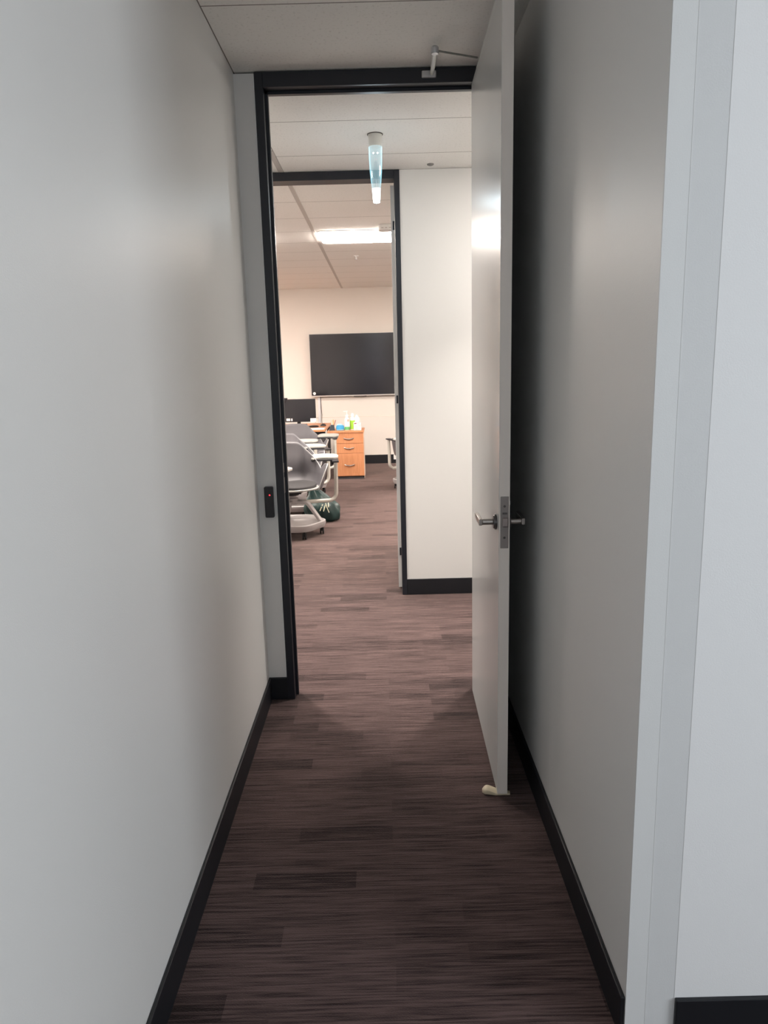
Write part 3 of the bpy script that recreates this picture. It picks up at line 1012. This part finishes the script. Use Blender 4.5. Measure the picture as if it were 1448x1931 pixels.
CG = 'grey swivel tablet chairs in the classroom'
def make_chair(loc, label, turn_shell, turn_arm):
    t = thing('tablet_chair', label, 'chair', loc, 0, CG)
    sh = obj('shell', make_shell(), M['plastic_grey'], t, True)
    so = sh.modifiers.new('thick', 'SOLIDIFY')
    so.thickness = 0.009
    so.offset = 0
    so.material_offset_rim = 1
    sh.data.materials.append(M['plastic_rim'])
    st_ = obj('seat_cushion', make_seat(), M['cushion'], t, True)
    bm = bmesh.new()
    n = 44
    lo = []
    for s, z in ((1.0, 0.436), (1.06, 0.443), (1.06, 0.452), (1.0, 0.456)):
        lo.append([bm.verts.new((0.210 * s * math.copysign(abs(math.cos(2 * PI * k / n)) ** 0.85, math.cos(2 * PI * k / n)),
                                 0.225 * s * math.copysign(abs(math.sin(2 * PI * k / n)) ** 0.85, math.sin(2 * PI * k / n)) + 0.030, z)) for k in range(n)])
    for a, b in zip(lo, lo[1:]):
        for k in range(n):
            bm.faces.new((a[k], a[(k + 1) % n], b[(k + 1) % n], b[k]))
    bm.faces.new(lo[0])
    bm.faces.new(lo[-1])
    sr = obj('seat_pan', bm, M['plastic_rim'], t, True)
    for o in (sh, st_, sr):
        o.rotation_euler = (0, 0, turn_shell)
    bm = bmesh.new()
    bx(bm, -0.09, 0.09, -0.10, 0.10, 0.395, 0.418)
    lathe(bm, [(0.06, 0.372), (0.07, 0.395)], 20)
    obj('swivel_plate', bm, M['rubber'], t)
    bm = bmesh.new()
    lathe(bm, [(0.046, 0.288), (0.052, 0.300), (0.052, 0.345), (0.040, 0.352), (0.036, 0.376)], 24)
    obj('hub', bm, M['base_grey'], t, True)
    # storage tray
    def rr(a, base):
        return base + 0.012 * math.cos(6 * a)
    bm = bmesh.new()
    n = 72
    rings = []
    for base, z in ((0.0, 0.088), (0.20, 0.088), (0.240, 0.096), (0.258, 0.128), (0.272, 0.134), (0.286, 0.128), (0.288, 0.105), (0.276, 0.072), (0.22, 0.064), (0.0, 0.064)):
        if base == 0.0:
            rings.append(bm.verts.new((0, 0, z)))
        else:
            rings.append([bm.verts.new((rr(2 * PI * k / n, base) * math.cos(2 * PI * k / n), rr(2 * PI * k / n, base) * math.sin(2 * PI * k / n), z)) for k in range(n)])
    for a, b in zip(rings, rings[1:]):
        for k in range(n):
            j = (k + 1) % n
            if isinstance(a, list) and isinstance(b, list):
                bm.faces.new((a[k], a[j], b[j], b[k]))
            elif isinstance(b, list):
                bm.faces.new((a, b[j], b[k]))
            else:
                bm.faces.new((a[k], a[j], b))
    obj('storage_tray', bm, M['base_grey'], t, True)
    for a in (-0.10, 2 * PI / 3 - 0.10, 4 * PI / 3 - 0.10):
        bm = bmesh.new()
        ca, sa = math.cos(a), math.sin(a)
        path = fillet([(0.02, 0, 0.310), (0.135, 0, 0.306), (0.262, 0, 0.118)], 0.045, 6)
        prev = None
        for i, p in enumerate(path):
            u = i / (len(path) - 1)
            w = 0.036 + 0.003 * u
            if i < len(path) - 1:
                tg = (path[i + 1] - p).normalized()
            nn = Vector((-tg.z, 0, tg.x))
            if nn.z < 0:
                nn = -nn
            q = []
            for dy, dn in ((-w, -0.013), (w, -0.013), (w, 0.013), (-w, 0.013)):
                v = p + nn * dn
                q.append(bm.verts.new((v.x * ca - dy * sa, v.x * sa + dy * ca, v.z)))
            if prev:
                for k in range(4):
                    bm.faces.new((prev[k], prev[(k + 1) % 4], q[(k + 1) % 4], q[k]))
            else:
                bm.faces.new(q)
            prev = q
        bm.faces.new(prev)
        obj('leg', bm, M['base_grey'], t, bevel=0.006, seg=2)
    for k in range(6):
        a = 2 * PI * k / 6 - 0.05
        x, y = 0.262 * math.cos(a), 0.262 * math.sin(a)
        bm = bmesh.new()
        tube(bm, [(x - 0.018, y, 0.029), (x - 0.006, y, 0.029)], 0.029, 16)
        tube(bm, [(x + 0.006, y, 0.029), (x + 0.018, y, 0.029)], 0.029, 16)
        tube(bm, [(x, y, 0.029), (x, y, 0.070)], 0.008, 8)
        obj('caster', bm, M['rubber'], t, True)
    # tablet arm, local +x direction
    bm = bmesh.new()
    tube(bm, fillet([(0.03, -0.03, 0.305), (0.424, -0.03, 0.288), (0.43, -0.03, 0.648)], 0.085, 8), 0.0185, 14)
    ar = obj('support_tube', bm, M['tube'], t, True)
    bm = bmesh.new()
    pv = Matrix.Rotation(math.radians(-20), 3, 'Z')
    q = prism(bm, [(0.40, -0.06), (0.46, -0.06), (0.46, 0.20), (0.20, 0.22), (0.20, 0.10), (0.40, 0.06)], 0.648, 0.662)
    bmesh.ops.rotate(bm, verts=q, cent=(0.43, -0.03, 0), matrix=pv)
    br_ = obj('tablet_bracket', bm, M['plastic_black'], t, bevel=0.004)
    bm = bmesh.new()
    outline = [(-0.14, -0.02), (-0.06, 0.01), (0.05, 0.035), (0.20, 0.030), (0.34, 0.015), (0.43, 0.04), (0.462, 0.11), (0.455, 0.18), (0.40, 0.245), (0.22, 0.285), (0.02, 0.290), (-0.10, 0.270), (-0.155, 0.19), (-0.17, 0.08)]
    # closed smooth outline
    dense = []
    n = len(outline)
    for i in range(n):
        p0, p1, p2, p3 = [Vector(outline[(i + k) % n]) for k in (-1, 0, 1, 2)]
        for s in range(4):
            u = s / 4
            q = 0.5 * ((2 * p1) + (-p0 + p2) * u + (2 * p0 - 5 * p1 + 4 * p2 - p3) * u * u + (-p0 + 3 * p1 - 3 * p2 + p3) * u ** 3)
            dense.append((q.x, q.y))
    q = prism(bm, [(x * 0.42 + 0.268, y * 1.15 + 0.100) for x, y in dense], 0.662, 0.680)
    bmesh.ops.rotate(bm, verts=q, cent=(0.43, -0.03, 0), matrix=pv)
    tb = obj('writing_tablet', bm, M['tablet'], t, bevel=0.006, seg=3)
    for o in (ar, br_, tb):
        o.rotation_euler = (0, 0, turn_arm)
    return t

def turns(shell, arm):
    s, a = math.radians(shell), math.radians(arm)
    return {'shell': s, 'seat_cushion': s, 'seat_pan': s, 'support_tube': a, 'tablet_bracket': a, 'writing_tablet': a}

c0 = make_chair((-0.850, 6.68, 0), 'grey swivel tablet chair nearest the door, its storage base seen whole', math.radians(-150), math.radians(25))
dup(c0, (-0.950, 7.64, 0), 0, 'grey tablet chair directly behind the nearest one', turns(-140, 38))
dup(c0, (-1.180, 8.27, 0), 0, 'mostly hidden tablet chair, its pale tablet tip above the second chair', turns(-95, 25))
dup(c0, (-1.005, 8.95, 0), 0, 'grey tablet chair farthest back, in front of the drawer unit', turns(-150, 20))
dup(c0, (-1.390, 5.98, 0), 0, 'tablet chair hidden by the left jamb except for its tablet tip', turns(-60, -4))
dup(c0, (0.415, 9.10, 0), 0, 'tablet chair mostly hidden behind the classroom door on the right', turns(60, 222))

# ------------------------------------------------------------------ drawstring bag
t = thing('drawstring_bag', 'dark green shiny drawstring bag slumped on the carpet beside the nearest chair', 'bag', (-0.635, 7.27, 0))
bm = bmesh.new()
NU, NV = 56, 26
rows = []
for j in range(NV + 1):
    v = j / NV
    row = []
    for i in range(NU):
        a = 2 * PI * i / NU
        # slumped sack leaning to a neck up on the left
        if v < 0.55:
            u = v / 0.55
            rad = math.sin(PI * (0.12 + 0.50 * u)) ** 0.8
            z = 0.175 * (1 - math.cos(PI * 0.5 * u)) * 1.0
            cx = 0.025 - 0.03 * u
            rx, ry = 0.170 * rad, 0.145 * rad
        else:
            u = (v - 0.55) / 0.45
            k = (1 - u) ** 1.25
            rad = 0.92 * k + 0.10
            z = 0.175 + 0.20 * u
            cx = -0.005 - 0.092 * u ** 0.9
            rx, ry = 0.160 * rad, 0.132 * rad
        fold = 1 + 0.055 * math.sin(13 * a + 5 * v) * min(1, v * 1.6) + 0.07 * math.sin(5 * a - 7 * v)
        nz = noise.noise(Vector((math.cos(a) * 2.2, math.sin(a) * 2.2, v * 5))) * 0.014
        x = cx + (rx * fold + nz) * math.cos(a)
        if math.cos(a) > 0 and z < 0.18:
            x += 0.035 * math.cos(a) * (1 - z / 0.18)
        y = (ry * fold + nz) * math.sin(a)
        row.append(bm.verts.new((x, y, max(0.002, z + 0.010 * math.sin(7 * a) * min(1, v * 3) * (0.3 + v)))))
    rows.append(row)
for a, b in zip(rows, rows[1:]):
    for k in range(NU):
        bm.faces.new((a[k], a[(k + 1) % NU], b[(k + 1) % NU], b[k]))
bm.faces.new(rows[0])
bm.faces.new(rows[-1])
obj('bag_body', bm, M['green_bag'], t, True)
for k, (x0, y0, z0, x1, y1, z1) in enumerate(((0.020, -0.135, 0.190, -0.004, -0.163, 0.130), (0.048, -0.128, 0.180, 0.030, -0.165, 0.125), (0.050, -0.128, 0.200, 0.085, -0.158, 0.110), (0.078, -0.112, 0.200, 0.080, -0.140, 0.160))):
    bm = bmesh.new()
    tube(bm, [(x0, y0, z0), ((x0 + x1) / 2, (y0 + y1) / 2 - 0.010, (z0 + z1) / 2), (x1, y1, z1)], 0.0042, 8)
    obj('cord', bm, M['rope'], t, True)
